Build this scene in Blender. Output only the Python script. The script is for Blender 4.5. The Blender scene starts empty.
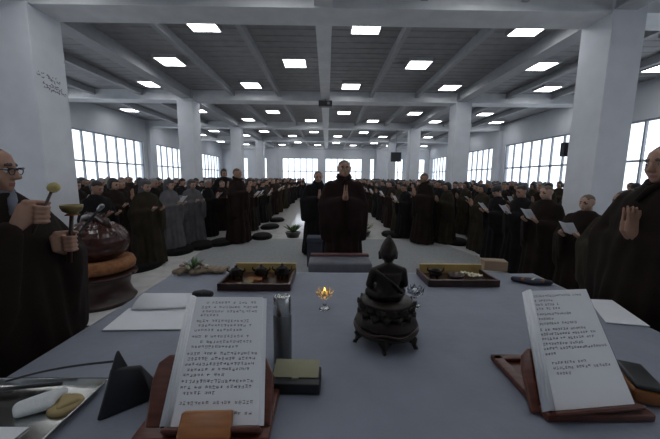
import bpy, bmesh, math, random
from mathutils import Vector, Matrix, noise
random.seed(7)
R = math.radians
SC = bpy.context.scene
COL = SC.collection

# ------------------------------------------------------------------ camera
F, CX, HZ, CAMH = 300.0, 326.5, 178.0, 1.55
PITCH = math.atan((219.5 - HZ) / F)
cam_d = bpy.data.cameras.new('camera'); cam = bpy.data.objects.new('camera', cam_d); COL.objects.link(cam)
cam_d.sensor_width = 36; cam_d.lens = 36 * F / 660; cam_d.clip_start = .02; cam_d.clip_end = 300
cam.location = (0, 0, CAMH)
cam.rotation_mode = 'XYZ'
YAW = -math.atan((330 - CX) / F)
cam.rotation_euler = (R(90) - PITCH, R(0), YAW)
cam.rotation_euler = (Matrix.Rotation(YAW, 4, 'Z') @ Matrix.Rotation(R(90) - PITCH, 4, 'X') @ Matrix.Rotation(R(0.5), 4, 'Z')).to_euler()
SC.camera = cam
CM = cam.rotation_euler.to_matrix()

def ray(px, py):
    return CM @ Vector(((px - 330) / F, -(py - 219.5) / F, -1))
def onz(px, py, z):                       # pixel -> point on the level z
    v = ray(px, py); t = (z - CAMH) / v.z
    return Vector((v.x * t, v.y * t, z))
def ond(px, py, d):                       # pixel -> point at distance d down the hall
    v = ray(px, py); t = d / v.y
    return Vector((v.x * t, d, CAMH + v.z * t))

# ------------------------------------------------------------------ materials
def mat(name, col, rough=.6, metal=0, var=0, scale=8, bump=0, bscale=60, emit=0, trans=0, spec=.5, sheen=0, stretch=None):
    m = bpy.data.materials.new(name); m.use_nodes = True
    nt = m.node_tree; b = nt.nodes['Principled BSDF']
    b.inputs['Base Color'].default_value = (*col, 1)
    b.inputs['Roughness'].default_value = rough; b.inputs['Metallic'].default_value = metal
    b.inputs['Specular IOR Level'].default_value = spec
    if trans: b.inputs['Transmission Weight'].default_value = trans
    if sheen: b.inputs['Sheen Weight'].default_value = sheen
    if emit:
        b.inputs['Emission Color'].default_value = (*col, 1); b.inputs['Emission Strength'].default_value = emit
    tc = nt.nodes.new('ShaderNodeTexCoord'); src = tc.outputs['Object']
    if stretch:
        mp = nt.nodes.new('ShaderNodeMapping'); mp.inputs['Scale'].default_value = stretch
        nt.links.new(src, mp.inputs['Vector']); src = mp.outputs['Vector']
    if var:
        n = nt.nodes.new('ShaderNodeTexNoise'); n.inputs['Scale'].default_value = scale; n.inputs['Detail'].default_value = 5
        nt.links.new(src, n.inputs['Vector'])
        r = nt.nodes.new('ShaderNodeValToRGB')
        r.color_ramp.elements[0].position = .3; r.color_ramp.elements[1].position = .7
        r.color_ramp.elements[0].color = (*[c * (1 - var) for c in col], 1)
        r.color_ramp.elements[1].color = (*[min(1, c * (1 + var)) for c in col], 1)
        nt.links.new(n.outputs['Fac'], r.inputs['Fac']); nt.links.new(r.outputs['Color'], b.inputs['Base Color'])
    if bump:
        n2 = nt.nodes.new('ShaderNodeTexNoise'); n2.inputs['Scale'].default_value = bscale; n2.inputs['Detail'].default_value = 4
        nt.links.new(src, n2.inputs['Vector'])
        bp = nt.nodes.new('ShaderNodeBump'); bp.inputs['Strength'].default_value = bump; bp.inputs['Distance'].default_value = .01
        nt.links.new(n2.outputs['Fac'], bp.inputs['Height']); nt.links.new(bp.outputs['Normal'], b.inputs['Normal'])
    return m

def pane_mat():
    m = bpy.data.materials.new('window_glass'); m.use_nodes = True; nt = m.node_tree; nt.nodes.clear()
    o = nt.nodes.new('ShaderNodeOutputMaterial'); t = nt.nodes.new('ShaderNodeBsdfTransparent'); g = nt.nodes.new('ShaderNodeBsdfGlossy')
    t.inputs['Color'].default_value = (.95, .97, 1, 1); g.inputs['Roughness'].default_value = .05
    mx = nt.nodes.new('ShaderNodeMixShader'); mx.inputs['Fac'].default_value = .05
    nt.links.new(t.outputs[0], mx.inputs[1]); nt.links.new(g.outputs[0], mx.inputs[2]); nt.links.new(mx.outputs[0], o.inputs[0])
    return m

M = dict(
    wall=mat('white_plaster', (.60, .62, .66), .85, var=.04, scale=2, bump=.05),
    column=mat('column_paint', (.66, .68, .72), .8, var=.05, scale=3, bump=.06, bscale=30),
    deck=mat('ceiling_deck', (.33, .335, .345), .7, var=.1, scale=4),
    joist=mat('joist_paint', (.38, .39, .405), .6, var=.06),
    beam=mat('beam_paint', (.70, .72, .74), .5, var=.08, scale=3),
    floor=mat('floor_screed', (.62, .61, .60), .12, var=.12, scale=5, bump=.03),
    carpet=mat('grey_carpet', (.27, .28, .285), .95, var=.12, scale=30, bump=.3, bscale=400, spec=.1),
    wframe=mat('window_frame_grey', (.30, .32, .35), .5),
    glass=pane_mat(),
    lamp=mat('lamp_diffuser', (.97, .98, 1), .5, emit=12.0),
    lampframe=mat('lamp_frame', (.5, .5, .52), .5),
    cloth=mat('table_cloth', (.20, .22, .275), .62, var=.07, scale=6, bump=.25, bscale=25, spec=.35, sheen=.2),
    wood=mat('rosewood', (.10, .028, .016), .35, var=.35, scale=10, stretch=(1, 8, 1)),
    owood=mat('orange_wood', (.30, .11, .03), .4, var=.25, scale=10, stretch=(1, 8, 1)),
    fishwood=mat('lacquered_fish_wood', (.045, .014, .010), .22, var=.4, scale=12),
    dwood=mat('dark_wood', (.035, .012, .009), .3, var=.4, scale=12),
    bronze=mat('dark_bronze', (.017, .0105, .007), .42, metal=.35, var=.4, scale=14, bump=.2, bscale=40),
    gold=mat('gold_board', (.50, .36, .13), .5, var=.2),
    brass=mat('aged_brass', (.20, .16, .065), .35, metal=.7, var=.3, scale=20),
    paper=mat('white_paper', (.74, .76, .80), .8, var=.02),
    ink=mat('black_ink', (.13, .13, .15), .8),
    steel=mat('stainless_steel', (.55, .56, .55), .25, metal=1, var=.1, scale=4),
    dsteel=mat('thermos_body', (.20, .205, .21), .3, metal=.7),
    black=mat('black_plastic', (.012, .013, .016), .45, var=.2),
    olive=mat('olive_gold_plate', (.30, .29, .20), .3, metal=.5, var=.12),
    crystal=mat('clear_crystal', (.95, .96, .98), .03, trans=1.0),
    amber=mat('amber_wax', (.75, .42, .10), .4, emit=1.0),
    flame=mat('candle_flame', (1, .55, .12), .5, emit=6),
    orange=mat('orange_brocade', (.25, .10, .035), .75, var=.35, scale=25),
    robe_brown=mat('robe_brown', (.015, .0095, .0075), .9, var=.25, scale=6, bump=.3, bscale=120, spec=.15),
    robe_red=mat('robe_dark_maroon', (.017, .0085, .008), .9, var=.25, scale=6, bump=.3, bscale=120, spec=.15),
    robe_black=mat('robe_black', (.009, .0085, .0095), .9, var=.25, scale=6, bump=.3, bscale=120, spec=.15),
    robe_olive=mat('robe_olive', (.027, .021, .013), .9, var=.25, scale=6, bump=.3, bscale=120, spec=.15),
    robe_grey=mat('robe_grey', (.10, .097, .105), .9, var=.2, scale=6, bump=.3, bscale=120, spec=.15),
    skin=mat('skin', (.34, .19, .13), .55, var=.08, scale=20),
    skin_pale=mat('skin_pale', (.42, .26, .19), .55, var=.08, scale=20),
    stubble=mat('shaved_scalp', (.11, .075, .058), .6, var=.12, scale=60),
    hair=mat('black_hair', (.010, .009, .010), .5, var=.3, scale=40),
    greyhair=mat('grey_hair', (.22, .21, .21), .6, var=.3, scale=40),
    brow=mat('brow_dark', (.05, .03, .025), .7),
    lip=mat('lip', (.27, .10, .08), .5),
    eyewhite=mat('eye_white', (.6, .58, .56), .3),
    collar=mat('grey_collar', (.13, .14, .175), .9, var=.2, scale=15),
    mask=mat('white_mask', (.6, .62, .66), .8),
    mat_black=mat('black_mat', (.010, .0095, .010), .9, var=.3, scale=10, bump=.3, bscale=60, spec=.15),
    bench=mat('grey_vinyl', (.12, .125, .15), .5, var=.15, scale=10),
    benchred=mat('maroon_vinyl', (.11, .045, .045), .5, var=.15, scale=10),
    navy=mat('navy_cloth', (.035, .04, .06), .8, var=.2),
    leaf=mat('leaf_green', (.07, .13, .04), .5, var=.3, scale=20),
    petal=mat('pale_petal', (.62, .58, .42), .6, var=.1),
    pink=mat('pink_petal', (.45, .25, .25), .6, var=.1),
    kraft=mat('kraft_paper', (.26, .20, .14), .85, var=.2, scale=12, bump=.4, bscale=20),
    tan=mat('tan_card', (.42, .29, .19), .75, var=.1),
    pot=mat('dark_glaze', (.02, .018, .018), .3, var=.3),
    yellow=mat('yellow_felt', (.46, .38, .15), .9, var=.2, scale=40),
    ycloth=mat('ochre_cloth', (.40, .31, .15), .8, var=.15),
    white=mat('white_towel', (.66, .69, .70), .9, bump=.3, bscale=90),
    rubber=mat('dark_rubber', (.02, .02, .022), .7),
    graphite=mat('pencil_graphite', (.20, .20, .22), .9),
)

# ------------------------------------------------------------------ mesh helpers
def T(v): return Vector(v)
def box(bm, x0, x1, y0, y1, z0, z1, bevel=0, mtx=None):
    t = bmesh.new(); bmesh.ops.create_cube(t, size=1)
    bmesh.ops.scale(t, vec=(x1 - x0, y1 - y0, z1 - z0), verts=t.verts)
    bmesh.ops.translate(t, vec=((x0 + x1) / 2, (y0 + y1) / 2, (z0 + z1) / 2), verts=t.verts)
    if bevel: bmesh.ops.bevel(t, geom=t.edges[:], offset=bevel, segments=3, affect='EDGES', profile=.5)
    if mtx is not None: bmesh.ops.transform(t, matrix=mtx, verts=t.verts)
    join(bm, t)
def join(bm, t):
    me = bpy.data.meshes.new('tmp'); t.to_mesh(me); t.free(); bm.from_mesh(me); bpy.data.meshes.remove(me)
_ICO = None
def S(c, r):
    global _ICO
    if _ICO is None:
        t = bmesh.new(); bmesh.ops.create_icosphere(t, subdivisions=2, radius=1); _ICO = [v.co.copy() for v in t.verts]; t.free()
    c = Vector(c); return [c + v * r for v in _ICO]
def RING(rx, ry, z, cx=0, cy=0, n=20):
    return [Vector((cx + rx * math.cos(2 * math.pi * i / n), cy + ry * math.sin(2 * math.pi * i / n), z)) for i in range(n)]
def hull(bm, *pts):
    t = bmesh.new(); vs = [t.verts.new(p) for g in pts for p in g]
    r = bmesh.ops.convex_hull(t, input=vs)
    dead = list({v for v in r['geom_interior'] + r['geom_unused'] if isinstance(v, bmesh.types.BMVert) and v.is_valid})
    if dead: bmesh.ops.delete(t, geom=dead, context='VERTS')
    join(bm, t)
def lathe(bm, prof, c=(0, 0, 0), n=32, mtx=None):
    t = bmesh.new(); rows = []
    for r, z in prof:
        rows.append([t.verts.new((r * math.cos(2 * math.pi * i / n), r * math.sin(2 * math.pi * i / n), z)) for i in range(n)])
    for a, b in zip(rows, rows[1:]):
        for i in range(n): t.faces.new((a[i], a[(i + 1) % n], b[(i + 1) % n], b[i]))
    if prof[0][0] > 1e-5: t.faces.new(rows[0][::-1])
    if prof[-1][0] > 1e-5: t.faces.new(rows[-1])
    bmesh.ops.remove_doubles(t, verts=t.verts, dist=1e-6)
    if mtx is not None: bmesh.ops.transform(t, matrix=mtx, verts=t.verts)
    bmesh.ops.translate(t, vec=c, verts=t.verts); join(bm, t)
def tube(bm, pts, r, n=8):
    pts = [Vector(p) for p in pts]; t = bmesh.new(); rows = []
    for i, p in enumerate(pts):
        d = (pts[min(i + 1, len(pts) - 1)] - pts[max(i - 1, 0)]).normalized()
        a = d.orthogonal().normalized() if abs(d.z) > .95 else d.cross(Vector((0, 0, 1))).normalized()
        b = d.cross(a); rr = r[i] if isinstance(r, (list, tuple)) else r
        rows.append([t.verts.new(p + (a * math.cos(2 * math.pi * k / n) + b * math.sin(2 * math.pi * k / n)) * rr) for k in range(n)])
    for a, b in zip(rows, rows[1:]):
        for k in range(n): t.faces.new((a[k], a[(k + 1) % n], b[(k + 1) % n], b[k]))
    t.faces.new(rows[0][::-1]); t.faces.new(rows[-1]); bmesh.ops.recalc_face_normals(t, faces=t.faces); join(bm, t)
def slab(bm, quad, th):                       # quad of points thickened along its normal
    q = [Vector(p) for p in quad]; n = (q[1] - q[0]).cross(q[-1] - q[0]).normalized() * th
    hull(bm, q, [p - n for p in q])

def obj(name, bm, m, parent=None, smooth=False, loc=None):
    me = bpy.data.meshes.new(name)
    bmesh.ops.recalc_face_normals(bm, faces=bm.faces)
    bm.to_mesh(me); bm.free()
    for k in (m if isinstance(m, list) else [m]): me.materials.append(k)
    if smooth:
        for p in me.polygons: p.use_smooth = True
    o = bpy.data.objects.new(name, me); COL.objects.link(o)
    if parent is not None: o.parent = parent
    if loc is not None: o.location = loc
    return o
def B(): return bmesh.new()
def smooth_by_angle(o, ang=40):
    me = o.data
    for p in me.polygons: p.use_smooth = True
    bm = bmesh.new(); bm.from_mesh(me)
    for e in bm.edges:
        if len(e.link_faces) == 2 and e.calc_face_angle(0) > R(ang): e.smooth = False
    bm.to_mesh(me); bm.free(); return o
def remesh(o, vox, smooth=2, dec=1.0):
    m = o.modifiers.new('r', 'REMESH'); m.mode = 'VOXEL'; m.voxel_size = vox
    if smooth:
        s = o.modifiers.new('s', 'SMOOTH'); s.factor = .5; s.iterations = smooth
    if dec < 1:
        d = o.modifiers.new('d', 'DECIMATE'); d.ratio = dec
    dg = bpy.context.evaluated_depsgraph_get(); dg.update()
    me = bpy.data.meshes.new_from_object(o.evaluated_get(dg)); old = o.data; mats = list(old.materials)
    o.modifiers.clear(); o.data = me; me.name = o.name
    me.materials.clear()
    for k in mats: me.materials.append(k)
    bpy.data.meshes.remove(old)
    for p in me.polygons: p.use_smooth = True; p.material_index = 0
    return o
def tag(o, label, cat, group=None, kind=None):
    o['label'] = label; o['category'] = cat
    if group: o['group'] = group
    if kind: o['kind'] = kind
    return o
def thing(name, label, cat, loc=(0, 0, 0), rz=0, group=None):
    o = bpy.data.objects.new(name, None); COL.objects.link(o); o.empty_display_size = .1
    o.location = loc; o.rotation_euler = (0, 0, rz); return tag(o, label, cat, group)
def struct(name, bm, m, parent=None):
    o = obj(name, bm, m, parent)
    if parent is None: o['kind'] = 'structure'
    return o
ORD = ['', 'first', 'second', 'third', 'fourth', 'fifth', 'sixth', 'seventh', 'eighth', 'ninth', 'tenth', 'eleventh', 'twelfth', 'thirteenth',
       'fourteenth', 'fifteenth', 'sixteenth', 'seventeenth', 'eighteenth', 'nineteenth', 'twentieth', 'twenty-first', 'twenty-second', 'twenty-third',
       'twenty-fourth', 'twenty-fifth', 'twenty-sixth', 'twenty-seventh', 'twenty-eighth', 'twenty-ninth', 'thirtieth', 'thirty-first', 'thirty-second', 'thirty-third', 'thirty-fourth', 'thirty-fifth']

# ------------------------------------------------------------------ the hall
X0 = -.08
LINES = [-.4 - 6.2, -.4, 5.8, 12.0, 18.2, 24.4, 30.6]
WX, YN, YF = 10.35, -6.6, 30.6
ZB, ZJ, ZD = 4.40, 4.54, 4.74          # beam soffit, joist soffit, deck
xl, xr = X0 - WX, X0 + WX
b = B(); box(b, xl - .3, xr + .3, YN - .3, YF + .3, -.2, 0); struct('floor', b, M['floor'])
# corrugated ceiling deck
b = B(); y = YN; prev = None; pitch = .31
while y < YF + .2:
    for dy, z in ((0, 0), (.20, 0), (.215, .014), (.295, .014)):
        v = (b.verts.new((xl - .2, y + dy, ZD + z)), b.verts.new((xr + .2, y + dy, ZD + z)))
        if prev: b.faces.new((prev[0], prev[1], v[1], v[0]))
        prev = v
    y += pitch
ceil = struct('ceiling', b, M['deck'])
b = B(); box(b, xl - .3, xr + .3, YN - .3, YF + .3, ZD + .12, ZD + .3); struct('roof_slab', b, M['deck'])
for y in LINES[1:]:
    b = B(); box(b, xl, xr, y - .27, y + .27, ZB, ZD + .1)
    box(b, xl, xr, y - .30, y + .30, ZB - .012, ZB + .03)      # lower flange
    struct('beam', b, M['beam'])
JX = [X0 + 1.71 * k for k in range(-5, 6)]
for k, x in enumerate(JX):
    kk = k - 5; w = .12 if kk == 0 else .045
    if abs(kk) == 3: w = .15
    z0 = ZB + .02 if kk in (0, 3, -3) else ZJ
    b = B(); box(b, x - w, x + w, YN, YF, z0 + .02, ZD + .1); box(b, x - w * 1.3, x + w * 1.3, YN, YF, z0, z0 + .025)
    struct('ceiling_joist', b, M['beam'] if kk == 0 else M['joist'])
# columns and haunches
for y in LINES[2:6]:
    for s in (-1, 1):
        b = B(); xi = X0 + s * 4.93; w = .8 if (s < 0 and y < 6) else .58
        box(b, min(xi, xi + s * w), max(xi, xi + s * w), y - .33, y + .33, 0, ZD + .1, bevel=.012)
        struct('column', b, M['column'])
# walls with window openings
ZS, ZT, ZTR = .95, 3.52, 2.2
def window(n, axis, c, a0, a1, npane, z0=ZS, z1=ZT, ztr=ZTR):
    fr, gl = B(), B()
    def bx(m, u0, u1, v0, v1, th):
        if axis == 'x': box(m, c - th, c + th, u0, u1, v0, v1)
        else: box(m, u0, u1, c - th, c + th, v0, v1)
    for u in (a0, a1 - .06): bx(fr, u, u + .06, z0, z1, .045)
    for v in (z0, z1 - .06): bx(fr, a0, a1, v, v + .06, .045)
    bx(fr, a0, a1, ztr - .035, ztr + .035, .04)
    st = (a1 - a0) / npane
    for i in range(1, npane): bx(fr, a0 + i * st - .03, a0 + i * st + .03, z0, z1, .04)
    bx(gl, a0 + .02, a1 - .02, z0 + .02, z1 - .02, .003)
    o = struct('window_%d' % n, fr, M['wframe']); obj('pane', gl, M['glass'], o)
wn = 1
for s, nm, xw in ((-1, 'wall_left', xl), (1, 'wall_right', xr)):
    b = B(); x0, x1 = min(xw, xw + s * .25), max(xw, xw + s * .25)
    box(b, x0, x1, YN, YF, 0, ZS); box(b, x0, x1, YN, YF, ZT, ZD + .2)
    e = YN
    for a, c in zip(LINES, LINES[1:]):
        box(b, x0, x1, e, a + .62, ZS, ZT); e = c - .62
        window(wn, 'x', xw + s * .1, a + .62, c - .62, 7); wn += 1
    box(b, x0, x1, e, YF, ZS, ZT)
    for y in LINES[1:-1]: box(b, min(xw, xw - s * .22), max(xw, xw - s * .22), y - .3, y + .3, 0, ZD)
    struct(nm, b, M['wall'])
fw = [(-8.9, -7.9), (-7.0, -6.0), (-4.5, -.85), (-.2, 3.55), (4.3, 4.8), (6.1, 7.7), (8.6, 9.9)]
b = B(); box(b, xl, xr, YF, YF + .25, 0, ZS); box(b, xl, xr, YF, YF + .25, ZT, ZD + .2); e = xl
for a, c in fw:
    box(b, e, a, YF, YF + .25, ZS, ZT); e = c
    window(wn, 'y', YF + .1, a, c, max(1, round((c - a) / .62))); wn += 1
box(b, e, xr, YF, YF + .25, ZS, ZT)
for x in (-5.25, -.52, 5.2): box(b, x - .28, x + .28, YF - .2, YF, 0, ZD)
struct('wall_back', b, M['wall'])
b = B(); box(b, xl, xr, YN - .25, YN, 0, ZD + .2); struct('wall_front', b, M['wall'])
for s, nm, xw in ((-1, 'baseboard_left', xl), (1, 'baseboard_right', xr)):
    b = B(); box(b, min(xw, xw - s * .02), max(xw, xw - s * .02), YN, YF, 0, .12); struct(nm, b, M['wframe'])

# ceiling light panels
for r in range(-3, 12):
    bay, q = divmod(r, 3); y = LINES[2] + 6.2 * bay + (1.05, 3.1, 5.15)[q]
    odd = r % 2
    xs = [X0 + .03 + 1.70 * (k + .5) for k in range(-6, 6) if (k % 2 == 0) == (odd == 0)]
    for i, x in enumerate(xs):
        if r < 0 and abs(x) > 5: continue
        lab = 'lit ceiling panel, %s row from the altar, %s from the wooden fish side' % (ORD[r + 4], ORD[i + 1])
        t = thing('ceiling_light', lab, 'ceiling light', (x, y - .15, ZD - .08), group='ceiling light panels')
        d = B(); box(d, -.29, .29, -.29, .29, -.006, .0); obj('diffuser', d, M['lamp'], t)
        f = B()
        for x0, x1, y0, y1 in ((-.32, .32, .29, .32), (-.32, .32, -.32, -.29), (-.32, -.29, -.29, .29), (.29, .32, -.29, .29)): box(f, x0, x1, y0, y1, -.012, .08)
        box(f, -.29, .29, -.29, .29, .02, .08)
        obj('frame', f, M['lampframe'], t)

# carpet, overhead box, hanging monitors
b = B(); hull(b, [Vector(p) for p in ((-2.75, 7.5, 0), (2.65, 7.5, 0), (3.35, 4.6, 0), (3.35, 2.0, 0), (-2.2, 2.0, 0), (-2.35, 5.2, 0), (-2.75, 7.5, .012), (2.65, 7.5, .012), (3.35, 4.6, .012), (3.35, 2.0, .012), (-2.2, 2.0, .012), (-2.35, 5.2, .012))])
tag(obj('carpet', b, M['carpet']), 'grey carpet spread on the floor before the altar table', 'carpet')
t = thing('projector', 'small black box fixed under the middle of the ceiling beam', 'projector', ond(325.5, 104, 11.55))
b = B(); box(b, -.25, .25, -.15, .15, -.10, .10, bevel=.02); obj('housing', b, M['black'], t)
b = B(); lathe(b, [(.05, -.01), (.05, .03), (.035, .035)], mtx=Matrix.Rotation(R(90), 4, 'X'), c=(.1, -.15, 0)); obj('lens', b, M['dsteel'], t)
b = B(); tube(b, [(0, .0, .09), (0, .0, .17)], .03); obj('bracket', b, M['wframe'], t)
def monitor(p, w, h, label, top, rz=0):
    t = thing('monitor', label, 'monitor', p, rz)
    b = B(); box(b, -w / 2, w / 2, -.04, .04, -h / 2, h / 2, bevel=.012); obj('housing', b, M['black'], t)
    b = B(); tube(b, [(0, .03, h / 2 - .02), (0, .03, top - p[2])], .025); obj('bracket', b, M['wframe'], t)
monitor(ond(396, 157, 18.2), .62, .55, 'black monitor hanging from the ceiling between the far columns', ZB)
p = ond(565.5, 149.5, 6.30); t = thing('wall_speaker', 'small black speaker box fixed on the back edge of the column before the praying monk', 'speaker', p)
b = B(); box(b, -.07, .07, -.06, .06, -.14, .14, bevel=.01); obj('housing', b, M['black'], t)
b = B(); tube(b, [(.04, -.05, .0), (.09, -.18, .0)], .02); obj('bracket', b, M['wframe'], t)

# pencil scribble on the near column
def strokes(bm, n, fn, w, h, cells=1):
    pass
b = B(); rr = random.Random(3); xi = X0 - 4.93
for row, (u0, u1, z, sz) in enumerate(((5.50, 5.95, 3.27, .07), (5.60, 6.0, 3.15, .05), (5.62, 6.03, 3.08, .05))):
    u = u0
    while u < u1:
        for k in range(5):
            a = Vector((xi + .001, u + rr.uniform(0, sz), z + rr.uniform(0, sz) - (u - u0) * .1)); c = a + Vector((0, rr.uniform(-.4, .7) * sz, rr.uniform(-.5, .4) * sz))
            tube(b, [a, c], .006, 4)
        u += sz * 1.15
wcol = [o for o in bpy.data.objects if o.name.startswith('column')][0]
o = obj('handwriting', b, M['graphite'], wcol); o['label'] = 'faint grey handwriting'

# ------------------------------------------------------------------ people
def cap(bm, a, ra, c, rc): hull(bm, S(a, ra), S(c, rc))
def Rb(p, ang, piv=(0, .0, 1.45)):
    p = Vector(p) - Vector(piv); return Matrix.Rotation(ang, 3, 'X') @ p + Vector(piv)
def pray_hand(bm, s, c):
    # palm against palm, fingers up; c = point between the palms
    c = Vector(c); px = s * .014
    w = c + Vector((s * .02, .035, -.085))
    P = lambda y, z: c + Vector((px, y, z))
    hull(bm, S(w, .022), S(P(.03, -.03), .013), S(P(-.03, -.03), .013), S(P(.034, .015), .011), S(P(-.034, .02), .011))
    for k, L in enumerate((.062, .078, .084, .074)):
        y0 = .031 - .0215 * k; a = P(y0, .015); m = P(y0 * 1.02, .02 + L * .55); e = P(y0 * 1.06 - .004, .02 + L)
        cap(bm, a, .0088, m, .0080); cap(bm, m, .0080, e, .0066)
    a = P(.034, -.03); m = P(.054, .0); e = P(.05, .032)
    cap(bm, a, .012, m, .0098); cap(bm, m, .0098, e, .0082)
    return w
def fist(bm, c, axis, palm, wrist):
    """four fingers and a thumb closed round a rod through c; palm = direction from the rod to the palm"""
    c = Vector(c); ax = Vector(axis).normalized(); p = Vector(palm); p = (p - ax * p.dot(ax)).normalized(); q = ax.cross(p)
    r = .024
    kn = [c + p * .03 + ax * (.03 - .02 * k) for k in range(4)]
    hull(bm, S(kn[0] + q * .012, .013), S(kn[3] + q * .012, .012), S(kn[0] + p * .022 + q * .035, .015), S(kn[3] + p * .015 + q * .035, .014), S(Vector(wrist), .024))
    for k in range(4):
        o = c + ax * (.030 - .0205 * k); L = (0, -65, -135, -205)
        pts = [o + (p * math.cos(R(a)) - q * math.sin(R(-a)) * 1) * r for a in (20, 80, 150, 215)]
        rad = (.0105, .0102, .0092, .0078)
        for i in range(3): cap(bm, pts[i], rad[i], pts[i + 1], rad[i + 1])
    o = c + ax * .048
    a = o + p * .04 + q * .03; m = o + p * .03 - q * .012; e = o - p * .012 - q * .026
    cap(bm, a, .0135, m, .0112); cap(bm, m, .0112, e, .009)
    return Vector(wrist)
def hold_hand(bm, s, c):
    c = Vector(c); w = c + Vector((s * .015, .075, -.045))
    hull(bm, S(w, .022), S(c + Vector((s * .0, .012, -.01)), .016), S(c + Vector((s * .04, .012, -.004)), .014))
    for k, L in enumerate((.062, .07, .066, .052)):
        a = c + Vector((s * (.042 - .0185 * (3 - k)), .0, -.004)); m = a + Vector((-s * .012, -.032, .018)); e = m + Vector((-s * .012, -.01, .03))
        cap(bm, a, .0098, m, .0088); cap(bm, m, .0088, e, .0075)
    a = c + Vector((s * .03, .02, .01)); m = a + Vector((-s * .01, -.012, .03)); e = m + Vector((-s * .014, -.02, .018))
    cap(bm, a, .0125, m, .0105); cap(bm, m, .0105, e, .0085)
    return w
def head(bm, bow, turn=0):
    def h(*sp): hull(bm, *[S(TR(p), r) for p, r in sp])
    mt = Matrix.Rotation(turn, 3, 'Z')
    def TR(p):
        q = mt @ (Vector(p) - Vector((0, 0, 1.45))) + Vector((0, 0, 1.45)); return Rb(q, bow)
    h(((0, .02, 1.612), .084), ((0, -.022, 1.606), .074), ((0, .038, 1.59), .072))
    h(((0, -.02, 1.60), .072), ((0, -.07, 1.497), .021), ((.043, -.012, 1.515), .024), ((-.043, -.012, 1.515), .024), ((.04, -.05, 1.553), .03), ((-.04, -.05, 1.553), .03))
    h(((.038, -.082, 1.603), .010), ((0, -.089, 1.603), .009)); h(((-.038, -.082, 1.603), .010), ((0, -.089, 1.603), .009))
    h(((0, -.09, 1.593), .007), ((0, -.112, 1.551), .0105), ((.011, -.098, 1.546), .008), ((-.011, -.098, 1.546), .008))
    h(((.017, -.083, 1.521), .006), ((0, -.092, 1.524), .006), ((-.017, -.083, 1.521), .006))
    h(((.015, -.083, 1.513), .006), ((0, -.09, 1.511), .0065), ((-.015, -.083, 1.513), .006))
    for s in (-1, 1):
        h(((s * .081, .012, 1.60), .012), ((s * .089, .018, 1.598), .008), ((s * .079, .004, 1.548), .009), ((s * .084, .022, 1.575), .008))
    cap(bm, TR((0, .02, 1.53)), .055, (0, .02, 1.40), .058)
    return TR
def body_mesh(name, pose, bow=.15, turn=0, vox=.013, hands=None, dec=1, skin='skin', bald=True):
    bm = B(); TR = head(bm, bow, turn)
    hull(bm, RING(.16, .09, 1.36), RING(.13, .095, 1.0)); hull(bm, RING(.13, .095, 1.02), RING(.155, .10, .86)); hull(bm, S((.16, .01, 1.36), .06), S((-.16, .01, 1.36), .06), S((0, .02, 1.42), .055))
    for s in (-1, 1):
        cap(bm, (s * .085, 0, .88), .082, (s * .085, -.01, .48), .055); cap(bm, (s * .085, -.01, .48), .054, (s * .085, .02, .10), .035)
        hull(bm, S((s * .085, .04, .045), .034), S((s * .09, -.13, .028), .026), S((s * .085, .02, .10), .034))
    wr = {}
    for s in (-1, 1):
        if hands: w = hands(bm, s)
        elif pose == 'pray': w = pray_hand(bm, s, (0, -.30, 1.24))
        else: w = hold_hand(bm, s, (s * .085, -.33, 1.16))
        wr[s] = w
        el = Vector((s * .27, -.02, 1.08)); el.z = min(1.10, w.z - .06); el = el.lerp(Vector((w.x, w.y, el.z)), .12)
        cap(bm, (s * .18, .01, 1.36), .055, el, .042); cap(bm, el, .041, w, .025)
    o = obj(name, bm, [M[skin], M['stubble'], M['brow'], M['lip']]); remesh(o, vox, 2, dec)
    inv = lambda p: None
    eyes = [TR((s * .034, -.086, 1.582)) for s in (-1, 1)]; brows = [[TR((s * x, -.09, 1.606)) for x in (.02, .034, .048)] for s in (-1, 1)]; lip = TR((0, -.092, 1.517))
    fw = TR((0, -1, 1.6)) - TR((0, 0, 1.6)); up = TR((0, 0, 2.6)) - TR((0, 0, 1.6)); org = TR((0, 0, 1.6))
    for p in o.data.polygons:
        c = p.center; d = c - org; a, u = d.dot(fw), d.dot(up)
        if u > -.14 and d.length < .17:
            if any((c - e).length < .013 for e in eyes) or any((c - q).length < .009 for g in brows for q in g): p.material_index = 2
            elif abs((c - lip).dot(up)) < .008 and (c - lip).length < .024: p.material_index = 3
            elif bald and u > .035 - max(0, -a) * .9 and a < .062 + (u - .05) * -.2 and u > -.035 and c.z > 1.5: p.material_index = 1
    o['_'] = 0; del o['_']
    return o, TR, wr
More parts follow.
